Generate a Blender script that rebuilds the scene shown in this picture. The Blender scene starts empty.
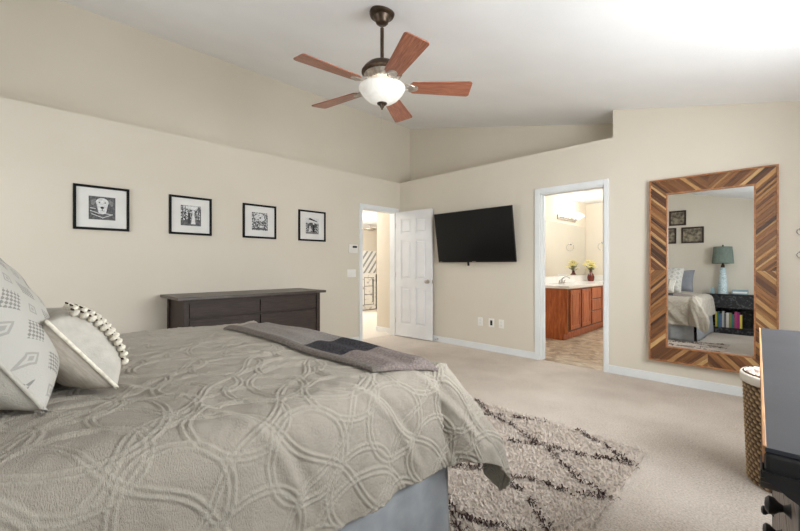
import bpy, math, random
import numpy as np
from mathutils import Vector, Matrix
PI = math.pi
R = math.radians
scene = bpy.context.scene
COL = scene.collection

# ------------------------------------------------------------ camera
cam = bpy.data.cameras.new('camera'); cam.sensor_width = 36; cam.lens = 36*382/800
cam.clip_start = 0.02
co = bpy.data.objects.new('camera', cam); COL.objects.link(co)
co.location = (0, 0, 1.16); co.rotation_euler = (R(90), 0, R(45))
scene.camera = co
# ------------------------------------------------------------ world, exposure
w = bpy.data.worlds.new('world'); scene.world = w; w.use_nodes = True
w.node_tree.nodes['Background'].inputs[0].default_value = (.85, .92, 1, 1)
w.node_tree.nodes['Background'].inputs[1].default_value = 1.5
vs = scene.view_settings
vs.view_transform = 'Standard'; vs.look = 'None'; vs.gamma = 1; vs.use_curve_mapping = False
vs.exposure = 0.27
try:
    scene.cycles.max_bounces = 12; scene.cycles.diffuse_bounces = 8
except Exception: pass

def area(name, loc, rot, sx, sy, power, col):
    l = bpy.data.lights.new(name, 'AREA'); l.shape = 'RECTANGLE'; l.size = sx; l.size_y = sy
    l.energy = power; l.color = col
    o = bpy.data.objects.new(name, l); COL.objects.link(o); o.location = loc; o.rotation_euler = rot
    return o
def point(name, loc, power, col, rad=.05):
    l = bpy.data.lights.new(name, 'POINT'); l.energy = power; l.color = col; l.shadow_soft_size = rad
    o = bpy.data.objects.new(name, l); COL.objects.link(o); o.location = loc
    return o
XR = .62      # right wall
YF = -1.10    # wall behind the bed's head
# daylight just outside the two right-wall windows and the added head-wall one
area('daylight_side_window', (XR+.16, 2.2, 1.52), (0, R(90), 0), 1.1, 1.9, 104, (.95, .98, 1))
area('daylight_rear_window', (XR+.16, -.05, 1.42), (0, R(90), 0), 1.3, 1.5, 6, (.93, .97, 1))
area('daylight_added_head_window', (-3.2, YF-.16, 1.45), (R(90), 0, 0), 1.7, 1.3, 18, (.97, .99, 1))  # added source out of view, flattens the room's lighting

# ------------------------------------------------------------ helpers
class MB:
    def __init__(s): s.v = []; s.f = []; s.m = []; s.uv = None
    def add(s, vs, fs, mi=0):
        b = len(s.v); s.v += [tuple(v) for v in vs]
        s.f += [tuple(b+i for i in f) for f in fs]; s.m += [mi]*len(fs)
        return s
    def box(s, x0, x1, y0, y1, z0, z1, mi=0):
        x0, x1 = min(x0, x1), max(x0, x1); y0, y1 = min(y0, y1), max(y0, y1); z0, z1 = min(z0, z1), max(z0, z1)
        return s.add([(x0,y0,z0),(x1,y0,z0),(x1,y1,z0),(x0,y1,z0),(x0,y0,z1),(x1,y0,z1),(x1,y1,z1),(x0,y1,z1)],
                     [(0,3,2,1),(4,5,6,7),(0,1,5,4),(1,2,6,5),(2,3,7,6),(3,0,4,7)], mi)
    def hexa(s, p, mi=0):   # 8 points, bottom ring then top ring
        return s.add(p, [(0,3,2,1),(4,5,6,7),(0,1,5,4),(1,2,6,5),(2,3,7,6),(3,0,4,7)], mi)
    def prism(s, poly, a, b, axis='z', mi=0):   # poly in 2D, extruded from a to b
        n = len(poly)
        def P(p, h):
            if axis == 'z': return (p[0], p[1], h)
            if axis == 'y': return (p[0], h, p[1])
            return (h, p[0], p[1])
        vs = [P(p, a) for p in poly]+[P(p, b) for p in poly]
        fs = [tuple(range(n))[::-1], tuple(range(n, 2*n))]+[(i, (i+1) % n, n+(i+1) % n, n+i) for i in range(n)]
        return s.add(vs, fs, mi)
    def lathe(s, prof, c=(0,0,0), n=32, mi=0, axis='z', cap=True):
        vs = []; fs = []
        for r, z in prof:
            for k in range(n):
                a = 2*PI*k/n; x = r*math.cos(a); y = r*math.sin(a)
                if axis == 'z': vs.append((c[0]+x, c[1]+y, c[2]+z))
                elif axis == 'y': vs.append((c[0]+x, c[1]+z, c[2]-y))
                else: vs.append((c[0]+z, c[1]+x, c[2]+y))
        for j in range(len(prof)-1):
            for k in range(n):
                fs.append((j*n+k, j*n+(k+1) % n, (j+1)*n+(k+1) % n, (j+1)*n+k))
        if cap:
            if prof[0][0] > 1e-4: fs.append(tuple(range(n))[::-1])
            if prof[-1][0] > 1e-4: fs.append(tuple((len(prof)-1)*n+k for k in range(n)))
        return s.add(vs, fs, mi)
    def tube(s, pts, r, n=8, mi=0):
        pts = [Vector(p) for p in pts]; rs = r if isinstance(r, (list, tuple)) else [r]*len(pts)
        vs = []; fs = []; up = Vector((0, 0, 1))
        for i, p in enumerate(pts):
            d = (pts[min(i+1, len(pts)-1)]-pts[max(i-1, 0)]).normalized()
            u = up if abs(d.dot(up)) < .95 else Vector((1, 0, 0))
            a = d.cross(u).normalized(); b = a.cross(d)
            for k in range(n):
                t = 2*PI*k/n; q = p+(a*math.cos(t)+b*math.sin(t))*rs[i]; vs.append(tuple(q))
        for i in range(len(pts)-1):
            for k in range(n): fs.append((i*n+k, i*n+(k+1) % n, (i+1)*n+(k+1) % n, (i+1)*n+k))
        fs.append(tuple(range(n))); fs.append(tuple((len(pts)-1)*n+k for k in range(n))[::-1])
        return s.add(vs, fs, mi)
    def ell(s, c, rx, ry, rz, n=12, m=8, mi=0):
        vs = []; fs = []
        for j in range(m+1):
            t = PI*j/m
            for k in range(n):
                a = 2*PI*k/n; vs.append((c[0]+rx*math.sin(t)*math.cos(a), c[1]+ry*math.sin(t)*math.sin(a), c[2]+rz*math.cos(t)))
        for j in range(m):
            for k in range(n): fs.append((j*n+k, (j+1)*n+k, (j+1)*n+(k+1) % n, j*n+(k+1) % n))
        return s.add(vs, fs, mi)
    def build(s, name, mats, parent=None, smooth=False, bevel=0, loc=None, rot=None, uvs=None, angle=40):
        me = bpy.data.meshes.new(name); me.from_pydata(s.v, [], s.f)
        mats = mats if isinstance(mats, (list, tuple)) else [mats]
        for m in mats: me.materials.append(m)
        if len(mats) > 1: me.polygons.foreach_set('material_index', s.m)
        me.validate(clean_customdata=False); me.update()
        if smooth:
            me.polygons.foreach_set('use_smooth', [True]*len(me.polygons))
            if smooth != 'all':
                try: me.set_sharp_from_angle(angle=R(angle))
                except Exception: pass
        o = bpy.data.objects.new(name, me); COL.objects.link(o)
        if parent: o.parent = parent
        if loc: o.location = loc
        if rot: o.rotation_euler = rot
        if bevel:
            b = o.modifiers.new('bevel', 'BEVEL'); b.width = bevel; b.segments = 2; b.limit_method = 'ANGLE'
        return o
def tag(o, label=None, cat=None, group=None, kind=None):
    if label: o['label'] = label
    if cat: o['category'] = cat
    if group: o['group'] = group
    if kind: o['kind'] = kind
    return o
def empty(name, loc=(0,0,0), rz=0, label=None, cat=None, group=None, rot=None):
    o = bpy.data.objects.new(name, None); COL.objects.link(o); o.location = loc
    o.rotation_euler = rot if rot else (0, 0, rz); o.empty_display_size = .05
    return tag(o, label, cat, group)
def struct(mb, name, mats, **k):
    o = mb.build(name, mats, **k); o['kind'] = 'structure'; return o

# ------------------------------------------------------------ materials
def srgb(c):
    c = [x/255 for x in c]
    return tuple(x/12.92 if x <= .04045 else ((x+.055)/1.055)**2.4 for x in c)+(1,)
class NT:
    def __init__(s, name):
        s.m = bpy.data.materials.new(name); s.m.use_nodes = True; s.t = s.m.node_tree; s.n = s.t.nodes
        s.b = s.n['Principled BSDF']; s.out = s.n['Material Output']
    def node(s, k, **kw):
        n = s.n.new(k)
        for a, b in kw.items(): setattr(n, a, b)
        return n
    def link(s, a, b): s.t.links.new(a, b)
    def coord(s, kind='Object', scale=(1,1,1), rot=(0,0,0)):
        c = s.node('ShaderNodeTexCoord'); mp = s.node('ShaderNodeMapping')
        mp.inputs['Scale'].default_value = scale; mp.inputs['Rotation'].default_value = rot; mp.inputs['Location'].default_value = (0, 0, .37 if kind == 'UV' else 0)
        s.link(c.outputs[kind], mp.inputs[0]); return mp.outputs[0]
    def noise(s, vec, scale, detail=3, rough=.5, dist=0):
        n = s.node('ShaderNodeTexNoise'); n.inputs['Scale'].default_value = scale
        n.inputs['Detail'].default_value = detail; n.inputs['Roughness'].default_value = rough
        n.inputs['Distortion'].default_value = dist
        s.link(vec, n.inputs['Vector']); return n.outputs[0]
    def ramp(s, fac, stops):
        r = s.node('ShaderNodeValToRGB'); e = r.color_ramp.elements
        e[0].position, e[0].color = stops[0][0], stops[0][1]; e[1].position, e[1].color = stops[-1][0], stops[-1][1]
        for p, c in stops[1:-1]: q = e.new(p); q.color = c
        s.link(fac, r.inputs[0]); return r.outputs[0]
    def bump(s, h, strength=.3, dist=.01):
        b = s.node('ShaderNodeBump'); b.inputs['Strength'].default_value = strength; b.inputs['Distance'].default_value = dist
        s.link(h, b.inputs['Height']); s.link(b.outputs[0], s.b.inputs['Normal']); return b
    def math(s, op, a, b=None):
        m = s.node('ShaderNodeMath', operation=op)
        for i, x in enumerate((a, b)):
            if x is None: continue
            if isinstance(x, (int, float)): m.inputs[i].default_value = x
            else: s.link(x, m.inputs[i])
        return m.outputs[0]
def mat(name, c, rough=.5, metal=0, c2=None, nscale=8, stretch=(1,1,1), bs=0, bscale=60, bdist=.004, detail=4, lo=.35, hi=.65, spec=None, coat=0):
    t = NT(name); t.b.inputs['Roughness'].default_value = rough; t.b.inputs['Metallic'].default_value = metal
    t.b.inputs['Base Color'].default_value = srgb(c)
    if spec is not None: t.b.inputs['Specular IOR Level'].default_value = spec
    if coat: t.b.inputs['Coat Weight'].default_value = coat
    v = t.coord('Object', stretch)
    if c2 is None: c2 = tuple(x*.965 for x in c)
    t.link(t.ramp(t.noise(v, nscale, detail), [(lo, srgb(c)), (hi, srgb(c2))]), t.b.inputs['Base Color'])
    if bs: t.bump(t.noise(v, bscale, 3), bs, bdist)
    return t.m
def emis(name, c, strength):
    t = NT(name); t.b.inputs['Base Color'].default_value = srgb(c)
    t.b.inputs['Emission Color'].default_value = srgb(c); t.b.inputs['Emission Strength'].default_value = strength
    return t.m

M = {}
M['wall'] = mat('wall_paint', (215,207,193), .85, c2=(212,204,189), nscale=1.3, bs=.12, bscale=140, bdist=.002, spec=.2)
M['bathwall'] = mat('bath_wall_paint', (228,221,207), .8, nscale=1, spec=.2)
M['ceil'] = mat('ceiling_paint', (242,243,244), .9, c2=(238,239,240), nscale=2, bs=.45, bscale=75, bdist=.004, spec=.1)
M['trim'] = mat('white_trim_paint', (228,231,232), .42, nscale=3)
M['door'] = mat('white_door_paint', (230,231,232), .4, nscale=3)
def carpet():
    t = NT('beige_carpet'); t.b.inputs['Roughness'].default_value = 1; t.b.inputs['Specular IOR Level'].default_value = .05
    v = t.coord()
    a = t.noise(v, 1.1, 4, .6); b = t.noise(v, 95, 3, .8)
    m = t.math('ADD', t.math('MULTIPLY', a, .45), t.math('MULTIPLY', b, .75))
    t.link(t.ramp(m, [(.40, srgb((166,150,137))), (.60, srgb((210,199,187))), (.78, srgb((230,221,211)))]), t.b.inputs['Base Color'])
    t.bump(b, .9, .012); return t.m
M['carpet'] = carpet()
M['hallcarpet'] = mat('hall_carpet', (222,214,203), 1, c2=(205,196,184), nscale=90, bs=.4, bscale=90)
def vinyl():
    t = NT('bath_vinyl'); t.b.inputs['Roughness'].default_value = .35
    v = t.coord('Object', (1, 1, 1), (0, 0, R(20)))
    a = t.noise(v, 5, 6, .65, 1.5)
    br = t.node('ShaderNodeTexBrick'); br.inputs['Scale'].default_value = 1; br.inputs['Brick Width'].default_value = .62
    br.inputs['Row Height'].default_value = .31; br.inputs['Mortar Size'].default_value = .004; t.link(v, br.inputs[0])
    col = t.ramp(a, [(.36, srgb((140,122,102))), (.5, srgb((184,170,148))), (.64, srgb((216,206,188)))])
    mx = t.node('ShaderNodeMix', data_type='RGBA'); t.link(br.outputs['Fac'], mx.inputs[0]); t.link(col, mx.inputs[6])
    mx.inputs[7].default_value = srgb((150,132,108)); t.link(mx.outputs[2], t.b.inputs['Base Color']); return t.m
M['vinyl'] = vinyl()
def wood(name, dark, light, scale=5, stretch=(1, 12, 12), rough=.4, bs=.1, mid=None):
    t = NT(name); t.b.inputs['Roughness'].default_value = rough
    v = t.coord('Object', stretch); a = t.noise(v, scale, 6, .6, .6)
    mid = mid or tuple((p+q)/2 for p, q in zip(dark, light))
    t.link(t.ramp(a, [(.3, srgb(dark)), (.5, srgb(mid)), (.7, srgb(light))]), t.b.inputs['Base Color'])
    t.bump(a, bs, .003); return t.m
M['chest'] = wood('dark_ash_wood', (32,22,17), (66,50,42), 7, (9, 1, 14), .6, .25)
M['chesttop'] = wood('dark_ash_top', (52,44,40), (92,82,74), 7, (14, 1, 9), .38, .2)
M['blade'] = wood('blade_walnut', (122,70,50), (184,120,92), 6, (1.2, 14, 14), .32, .05)
M['bronze'] = mat('oiled_bronze', (60,48,38), .35, .6, c2=(84,68,54), nscale=20)
M['nickel'] = mat('antique_pewter', (206,198,188), .32, .65, c2=(160,152,142), nscale=25)
M['chrome'] = mat('brushed_chrome', (200,200,202), .2, 1, nscale=20)
M['blackframe'] = mat('black_frame', (8,8,8), .6, nscale=20, spec=.2)
M['mat'] = mat('white_mat_board', (224,223,218), .85, nscale=5)
M['photo_d'] = mat('photo_dark', (52,52,52), .5, c2=(92,92,92), nscale=60, lo=.4, hi=.6)
M['photo_b'] = mat('photo_busy', (28,28,28), .5, c2=(205,205,205), nscale=70, lo=.45, hi=.6)
M['photo_l'] = mat('photo_light', (222,222,220), .5, c2=(190,190,190), nscale=70)
M['photo_m'] = mat('photo_mid', (132,132,130), .5, c2=(100,100,100), nscale=70)
M['photo_k'] = mat('photo_black', (16,16,16), .5, nscale=50)
M['screen'] = mat('tv_screen', (10,10,12), .28, nscale=2, spec=.35)
M['blackplastic'] = mat('black_plastic', (16,16,17), .35, nscale=20)
M['plate'] = mat('white_plastic', (236,234,228), .4, nscale=5)
M['skirt'] = mat('grey_blue_skirt', (158,162,165), .8, c2=(146,150,154), nscale=14, bs=.2, bscale=300)
M['mattress'] = mat('mattress_ticking', (205,203,198), .9, nscale=10)
M['bedbase'] = mat('box_base', (60,60,62), .8, nscale=10)
M['pink'] = mat('pillow_back_cloth', (190,181,168), .9, c2=(172,163,150), nscale=35, bs=.3, bscale=160, stretch=(1,6,1))
M['greypil'] = mat('grey_pillow_cloth', (128,130,136), .9, nscale=20, bs=.3, bscale=120)
M['cream'] = mat('cream_tuft', (232,226,210), .95, c2=(205,198,182), nscale=60, bs=.5, bscale=200)
M['cabinet'] = wood('cherry_cabinet', (140,64,30), (206,120,66), 4, (8, 8, 1), .32, .05)
M['cabgap'] = wood('cherry_gap_dark', (62,26,14), (96,44,24), 4, (8, 8, 1), .4, .05)  # cherry darkened in colour so the gaps between doors read dark
M['counter'] = mat('white_counter', (243,243,240), .2, nscale=5)
M['redvase'] = mat('dark_red_glass', (84,26,18), .15, c2=(110,40,26), nscale=20)
M['petal'] = mat('yellow_petal', (240,226,120), .7, c2=(244,240,200), nscale=40)
M['twig'] = mat('brown_stem', (88,74,44), .8, nscale=40)
M['leaf'] = mat('olive_leaf', (120,128,66), .7, nscale=30)
M['blackdist'] = mat('distressed_black', (22,23,26), .5, c2=(108,112,116), nscale=26, lo=.52, hi=.80, detail=8, bs=.5, bscale=30)
M['blackpaint'] = mat('black_paint', (22,22,24), .38, c2=(34,34,37), nscale=12, bs=.1, bscale=30)
def dtop():
    t = NT('worn_slate_top'); v = t.coord(); a = t.noise(v, 3.5, 5, .6); b = t.noise(t.coord('Object', (1, 6, 1), (0,0,.5)), 26, 8, .75)
    base = t.ramp(a, [(.3, srgb((40,43,49))), (.7, srgb((56,59,66)))])
    k = t.ramp(b, [(.66, (0,0,0,1)), (.74, (1,1,1,1))])
    mx = t.node('ShaderNodeMix', data_type='RGBA'); t.link(k, mx.inputs[0]); t.link(base, mx.inputs[6]); mx.inputs[7].default_value = srgb((158,158,160))
    t.link(mx.outputs[2], t.b.inputs['Base Color']); t.b.inputs['Roughness'].default_value = .42; return t.m
M['dtop'] = dtop()
M['rawwood'] = wood('worn_pine_edge', (150,98,56), (206,158,104), 6, (12, 1, 12), .6, .1)
M['drawer'] = wood('weathered_drawer_wood', (74,60,52), (146,134,126), 5, (10, 1, 12), .5, .2)
def attrmat(name, rough=.45, grain=(2,30,30), gs=6, amt=.35):
    t = NT(name); t.b.inputs['Roughness'].default_value = rough
    at = t.node('ShaderNodeAttribute', attribute_name='col')
    v = t.coord('UV', grain); a = t.noise(v, gs, 5, .6, .4)
    k = t.ramp(a, [(.3, (1-amt, 1-amt, 1-amt, 1)), (.7, (1, 1, 1, 1))])
    mx = t.node('ShaderNodeMix', data_type='RGBA', blend_type='MULTIPLY'); mx.inputs[0].default_value = 1
    t.link(at.outputs['Color'], mx.inputs[6]); t.link(k, mx.inputs[7]); t.link(mx.outputs[2], t.b.inputs['Base Color'])
    t.bump(a, .2, .003); return t.m
M['plank'] = attrmat('reclaimed_planks', amt=.5)
M['frameedge'] = wood('frame_edge_wood', (128,82,50), (186,130,84), 6, (8, 8, 8), .5)
def mirrormat():
    t = NT('mirror_silver'); t.b.inputs['Metallic'].default_value = 1; t.b.inputs['Roughness'].default_value = 0
    t.b.inputs['Base Color'].default_value = (.9, .91, .9, 1); return t.m
M['mirror'] = mirrormat()
def glassmat():
    t = NT('window_glass'); tr = t.node('ShaderNodeBsdfTransparent'); gl = t.node('ShaderNodeBsdfGlossy'); gl.inputs['Roughness'].default_value = .02
    mx = t.node('ShaderNodeMixShader'); mx.inputs[0].default_value = .06
    t.link(tr.outputs[0], mx.inputs[1]); t.link(gl.outputs[0], mx.inputs[2]); t.link(mx.outputs[0], t.out.inputs[0]); return t.m
M['glass'] = glassmat()
def globe():
    t = NT('alabaster_glass_bowl'); t.b.inputs['Roughness'].default_value = .25
    v = t.coord(); a = t.noise(v, 9, 4, .6, 1.2)
    c = t.ramp(a, [(.35, srgb((236,234,228))), (.65, srgb((222,219,212)))])
    t.link(c, t.b.inputs['Base Color']); t.link(c, t.b.inputs['Emission Color']); t.b.inputs['Emission Strength'].default_value = .25
    return t.m
M['bowl'] = globe()
M['shadeglow'] = emis('frosted_lit_glass', (255,253,248), 1.3)
def spread():
    t = NT('woven_bedspread'); t.b.inputs['Roughness'].default_value = .95; t.b.inputs['Specular IOR Level'].default_value = .1
    t.b.inputs['Sheen Weight'].default_value = .15
    v = t.coord('UV'); a = t.noise(v, 3, 3)
    at = t.node('ShaderNodeAttribute', attribute_name='cord')
    base = t.ramp(a, [(.3, srgb((168,159,146))), (.7, srgb((177,168,155)))])
    mx = t.node('ShaderNodeMix', data_type='RGBA'); t.link(at.outputs['Fac'], mx.inputs[0]); t.link(base, mx.inputs[6]); mx.inputs[7].default_value = srgb((184,177,163))
    t.link(mx.outputs[2], t.b.inputs['Base Color'])
    fine = t.noise(t.coord('UV', (1, 3, 1)), 130, 3, .7); cross = t.noise(t.coord('UV', (1,1,1)), 28, 4, .6)
    t.bump(t.math('ADD', fine, t.math('MULTIPLY', cross, 1.2)), .8, .010); return t.m
M['spread'] = spread()
M['spreadin'] = mat('bedspread_lining', (150,146,134), .95, nscale=10)
def knit(name, c, c2):
    return mat(name, c, .98, c2=c2, nscale=120, bs=.9, bscale=170, bdist=.008, lo=.35, hi=.65, spec=.05)
M['k_light'] = knit('knit_light_grey', (158,152,147), (130,124,120))
M['k_char'] = knit('knit_charcoal', (78,76,79), (48,47,50))
M['k_mauve'] = knit('knit_mauve_grey', (146,134,129), (118,108,104))
M['k_edge'] = knit('knit_border', (136,128,121), (108,101,96))
def pillowmat():
    t = NT('woven_diamond_cloth'); t.b.inputs['Roughness'].default_value = .95
    c = t.coord('UV', (6, 5, 1)); sp = t.node('ShaderNodeSeparateXYZ'); t.link(c, sp.inputs[0])
    def fr(x, o): return t.math('ABSOLUTE', t.math('SUBTRACT', t.math('FRACT', t.math('ADD', x, o)), .5))
    d1 = t.math('ADD', fr(sp.outputs[0], 0), fr(sp.outputs[1], 0))
    d2 = t.math('ADD', fr(sp.outputs[0], .5), fr(sp.outputs[1], .5))
    m1 = t.math('LESS_THAN', d1, .36); m2 = t.math('LESS_THAN', d2, .20); h2 = t.math('GREATER_THAN', t.math('ABSOLUTE', t.math('SUBTRACT', d2, .1)), .03)
    m = t.math('MAXIMUM', m1, t.math('MULTIPLY', m2, h2))
    ck = t.node('ShaderNodeTexChecker'); ck.inputs['Scale'].default_value = 84; t.link(t.coord('UV', (1, .8, 1)), ck.inputs[0])
    k = t.math('MAXIMUM', t.math('MULTIPLY', m1, ck.outputs['Fac']), t.math('MULTIPLY', t.math('MULTIPLY', m2, h2), .55))
    mx = t.node('ShaderNodeMix', data_type='RGBA'); t.link(k, mx.inputs[0]); mx.inputs[6].default_value = srgb((186,183,175)); mx.inputs[7].default_value = srgb((138,135,129))
    t.link(mx.outputs[2], t.b.inputs['Base Color']); t.bump(t.math('ADD', t.math('MULTIPLY', k, .6), t.noise(c, 60, 2)), .5, .004); return t.m
M['diamond'] = pillowmat()
M['plaincloth'] = mat('pale_pillow_cloth', (188,183,173), .95, c2=(176,171,161), nscale=30, bs=.3, bscale=200)
def basketmat():
    t = NT('woven_seagrass'); t.b.inputs['Roughness'].default_value = .8
    at = t.node('ShaderNodeAttribute', attribute_name='cord'); v = t.coord(); n = t.noise(v, 45, 4, .7)
    k = t.math('ADD', t.math('MULTIPLY', at.outputs['Fac'], .65), t.math('MULTIPLY', n, .45))
    t.link(t.ramp(k, [(.3, srgb((40,30,22))), (.55, srgb((124,98,70))), (.85, srgb((200,172,134)))]), t.b.inputs['Base Color'])
    t.bump(n, .5, .005); return t.m
M['basket'] = basketmat()
M['liner'] = mat('white_liner', (232,226,216), .9, nscale=20, bs=.2, bscale=120)
M['pebble'] = mat('cream_crochet', (226,214,204), .95, c2=(190,168,156), nscale=60, bs=.9, bscale=90, bdist=.01)
M['rugbase'] = mat('shag_rug_pile', (210,198,187), 1, c2=(192,180,168), nscale=40, bs=.8, bscale=110, bdist=.012, spec=.05)
M['rugyarn'] = mat('cream_yarn', (217,206,195), 1, c2=(202,190,179), nscale=15, spec=.05)
M['rugdark'] = mat('dark_brown_yarn', (64,50,48), 1, c2=(84,68,64), nscale=30, spec=.05)
M['sage'] = mat('sage_shade_cloth', (112,124,114), .9, c2=(102,114,105), nscale=30, bs=.2, bscale=200)
M['mosaic'] = mat('pale_mosaic', (206,218,220), .35, c2=(140,165,172), nscale=60, bs=.5, bscale=60)
M['stripegrey'] = mat('stripe_grey', (150,152,152), .8, nscale=10)
M['artwhite'] = mat('art_white', (238,238,234), .8, nscale=10)
M['sketch'] = mat('sketched_panel', (238,238,236), .6, c2=(160,160,165), nscale=12, lo=.55, hi=.7, detail=8)
M['teal'] = mat('teal_box', (140,165,172), .5, nscale=20)

# ============================================================ THE ROOM
A = 4.53            # left wall X=-A, far wall Y=A
HL = 2.54           # height of the plant ledge
XU, YU = -4.82, 5.08
XJ = -1.287         # where the ledge in the far wall ends
def cz(x): return 2.533-.234*x
T = .12
# floor
struct(MB().box(-A-T, XR+T, YF-T, A+.02, -.1, 0), 'floor', M['carpet'])
# ceiling: one sloping plane
c = MB(); x0, x1 = -5.1, XR+.3
c.hexa([(x0,YF-.3,cz(x0)),(x1,YF-.3,cz(x1)),(x1,YU+.2,cz(x1)),(x0,YU+.2,cz(x0)),(x0,YF-.3,cz(x0)+.12),(x1,YF-.3,cz(x1)+.12),(x1,YU+.2,cz(x1)+.12),(x0,YU+.2,cz(x0)+.12)])
struct(c, 'ceiling', M['ceil'])
# left wall, with the bedroom doorway
D0, D1, DH = 3.71, 4.42, 2.04
wl = MB(); wl.box(-A-T, -A, YF-T, D0, 0, HL); wl.box(-A-T, -A, D1, A+T, 0, HL); wl.box(-A-T, -A, D0, D1, DH, HL)
wl.box(XU-T, -A-T, YF-T, YU+T, HL-.05, HL)
struct(wl, 'wall_left', M['wall'])
struct(MB().box(XU-T, XU, YF-T, YU+T, HL, 3.75), 'wall_left_upper', M['wall'])
# far wall with the bathroom doorway
B0, B1 = -2.10, -1.372
wb = MB(); wb.box(-A, B0, A, A+T, 0, HL); wb.box(B0, B1, A, A+T, DH, HL)
wb.prism([(B1, 0), (XR+T, 0), (XR+T, cz(XR)+.03), (XJ, cz(XJ)+.03), (XJ, HL), (B1, HL)], A, A+T, 'y')
wb.box(-A-T, XJ, A+T, YU+T, HL-.05, HL)
wb.box(XJ, XJ+T, A+T, YU+T, HL-.05, cz(XJ)+.05)
struct(wb, 'wall_back', M['wall'])
struct(MB().prism([(XU, HL), (XJ, HL), (XJ, cz(XJ)+.04), (XU, cz(XU)+.04)], YU, YU+T, 'y'), 'wall_back_upper', M['wall'])
# right wall with two windows, front wall (behind the bed head) with one added
def wallx(mb, x0, x1, y0, y1, holes, h):
    y = y0
    for a, b, z0, z1 in sorted(holes):
        mb.box(x0, x1, y, a, 0, h); mb.box(x0, x1, a, b, 0, z0); mb.box(x0, x1, a, b, z1, h); y = b
    mb.box(x0, x1, y, y1, 0, h)
W1 = (1.2, 3.2, .98, 2.08); W2 = (-.8, .7, .75, 2.08)
wr = MB(); wallx(wr, XR, XR+T, YF-T, A+T, [W1, W2], cz(XR)+.02); struct(wr, 'wall_right', M['wall'])
W3 = (-4.05, -2.35, .8, 2.1)  # unseen window opening, added to let in flatter light
wf = MB()
for a, b, lo, hi in ((-A-T, W3[0], 0, None), (W3[1], XR+T, 0, None), (W3[0], W3[1], 0, W3[2]), (W3[0], W3[1], W3[3], None)):
    p = [(a, lo), (b, lo), (b, cz(b)+.03 if hi is None else hi), (a, cz(a)+.03 if hi is None else hi)]
    wf.prism(p, YF-T, YF, 'y')
wf.prism([(XU, HL), (-A-T, HL), (-A-T, cz(-A)+.05), (XU, cz(XU)+.03)], YF-T, YF, 'y')
struct(wf, 'wall_front', M['wall'])
def window_y(n, x, y0, y1, z0, z1):     # window in the right wall
    f = MB(); d = .05
    for a, b, p, q in ((y0,y1,z0,z0+d),(y0,y1,z1-d,z1),(y0,y0+d,z0+d,z1-d),(y1-d,y1,z0+d,z1-d),((y0+y1)/2-.02,(y0+y1)/2+.02,z0+d,z1-d)):
        f.box(x+.03, x+.09, a, b, p, q)
    f.box(x-.02, x+.03, y0-.04, y1+.04, z0-.03, z0)
    o = struct(f, 'window_%d' % n, M['trim'])
    MB().box(x+.058, x+.062, y0+d, y1-d, z0+d, z1-d).build('pane', M['glass'], o)
window_y(1, XR, *W1); window_y(2, XR, *W2)
f = MB(); x0, x1, z0, z1 = W3; d = .05
for a, b, p, q in ((x0,x1,z0,z0+d),(x0,x1,z1-d,z1),(x0,x0+d,z0+d,z1-d),(x1-d,x1,z0+d,z1-d),((x0+x1)/2-.02,(x0+x1)/2+.02,z0+d,z1-d)):
    f.box(a, b, YF-.09, YF-.03, p, q)
o = struct(f, 'window_3', M['trim']); MB().box(x0+d, x1-d, YF-.062, YF-.058, z0+d, z1-d).build('pane', M['glass'], o)
# baseboards
bh = .085; bt = .014
struct(MB().box(-A, -A+bt, YF, D0-.062, 0, bh), 'baseboard_left', M['trim'], bevel=.003)
b = MB(); b.box(-A, B0-.062, A-bt, A, 0, bh); b.box(B1+.046, XR, A-bt, A, 0, bh); struct(b, 'baseboard_back', M['trim'], bevel=.003)
struct(MB().box(XR-bt, XR, YF, A-bt, 0, bh), 'baseboard_right', M['trim'], bevel=.003)
struct(MB().box(-A+bt, XR-bt, YF, YF+bt, 0, bh), 'baseboard_front', M['trim'], bevel=.003)
# door casings
cw = .062
t1 = MB()
t1.box(-A, -A+.018, D0-cw, D0, 0, DH+cw); t1.box(-A, -A+.018, D1, D1+cw, 0, DH+cw); t1.box(-A, -A+.018, D0, D1, DH, DH+cw)
t1.box(-A-T, -A, D0-.001, D0+.015, 0, DH); t1.box(-A-T, -A, D1-.015, D1+.001, 0, DH); t1.box(-A-T, -A, D0, D1, DH-.015, DH+.001)
t1.box(-A-T*.6, -A-T*.45, D0+.015, D0+.027, 0, DH)
struct(t1, 'trim_1', M['trim'], bevel=.003)
t2 = MB()
t2.box(B0-cw, B0, A-.018, A, 0, DH+cw); t2.box(B1, B1+.045, A-.018, A, 0, DH+cw); t2.box(B0, B1, A-.018, A, DH, DH+cw)
t2.box(B0-.001, B0+.015, A, A+T, 0, DH); t2.box(B1-.015, B1+.001, A, A+T, 0, DH); t2.box(B0, B1, A, A+T, DH-.015, DH+.001)
t2.box(B0+.015, B0+.027, A+.05, A+.075, 0, DH)
struct(t2, 'trim_2', M['trim'], bevel=.003)
# strike plate on the bathroom jamb
sp_ = MB().box(B1-.018, B1-.0145, A+.03, A+.06, .98, 1.1).build('strike_plate', M['bronze']); tag(sp_, 'dark metal strike plate on the right jamb of the bathroom doorway', 'strike plate')

# ---- bathroom shell
BX0, BX1, BY1, BHC = -2.90, -.75, 8.4, 2.44
struct(MB().box(BX0-.1, BX1+.1, A+.02, BY1+.1, -.1, 0), 'floor_bathroom', M['vinyl'])
bw = MB(); bw.box(BX0-.1, BX0, A+T, BY1+.1, 0, BHC); bw.box(BX0, BX1+.1, BY1, BY1+.1, 0, BHC); bw.box(BX1, BX1+.1, A+T, BY1, 0, BHC)
bw.box(BX0, BX0+.012, 7.9, 8.4, 0, .01)
struct(bw, 'wall_bathroom', M['bathwall'])
struct(MB().box(BX0-.1, BX1+.1, A+T, BY1+.1, BHC, BHC+.05), 'ceiling_bathroom', M['ceil'])
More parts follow.
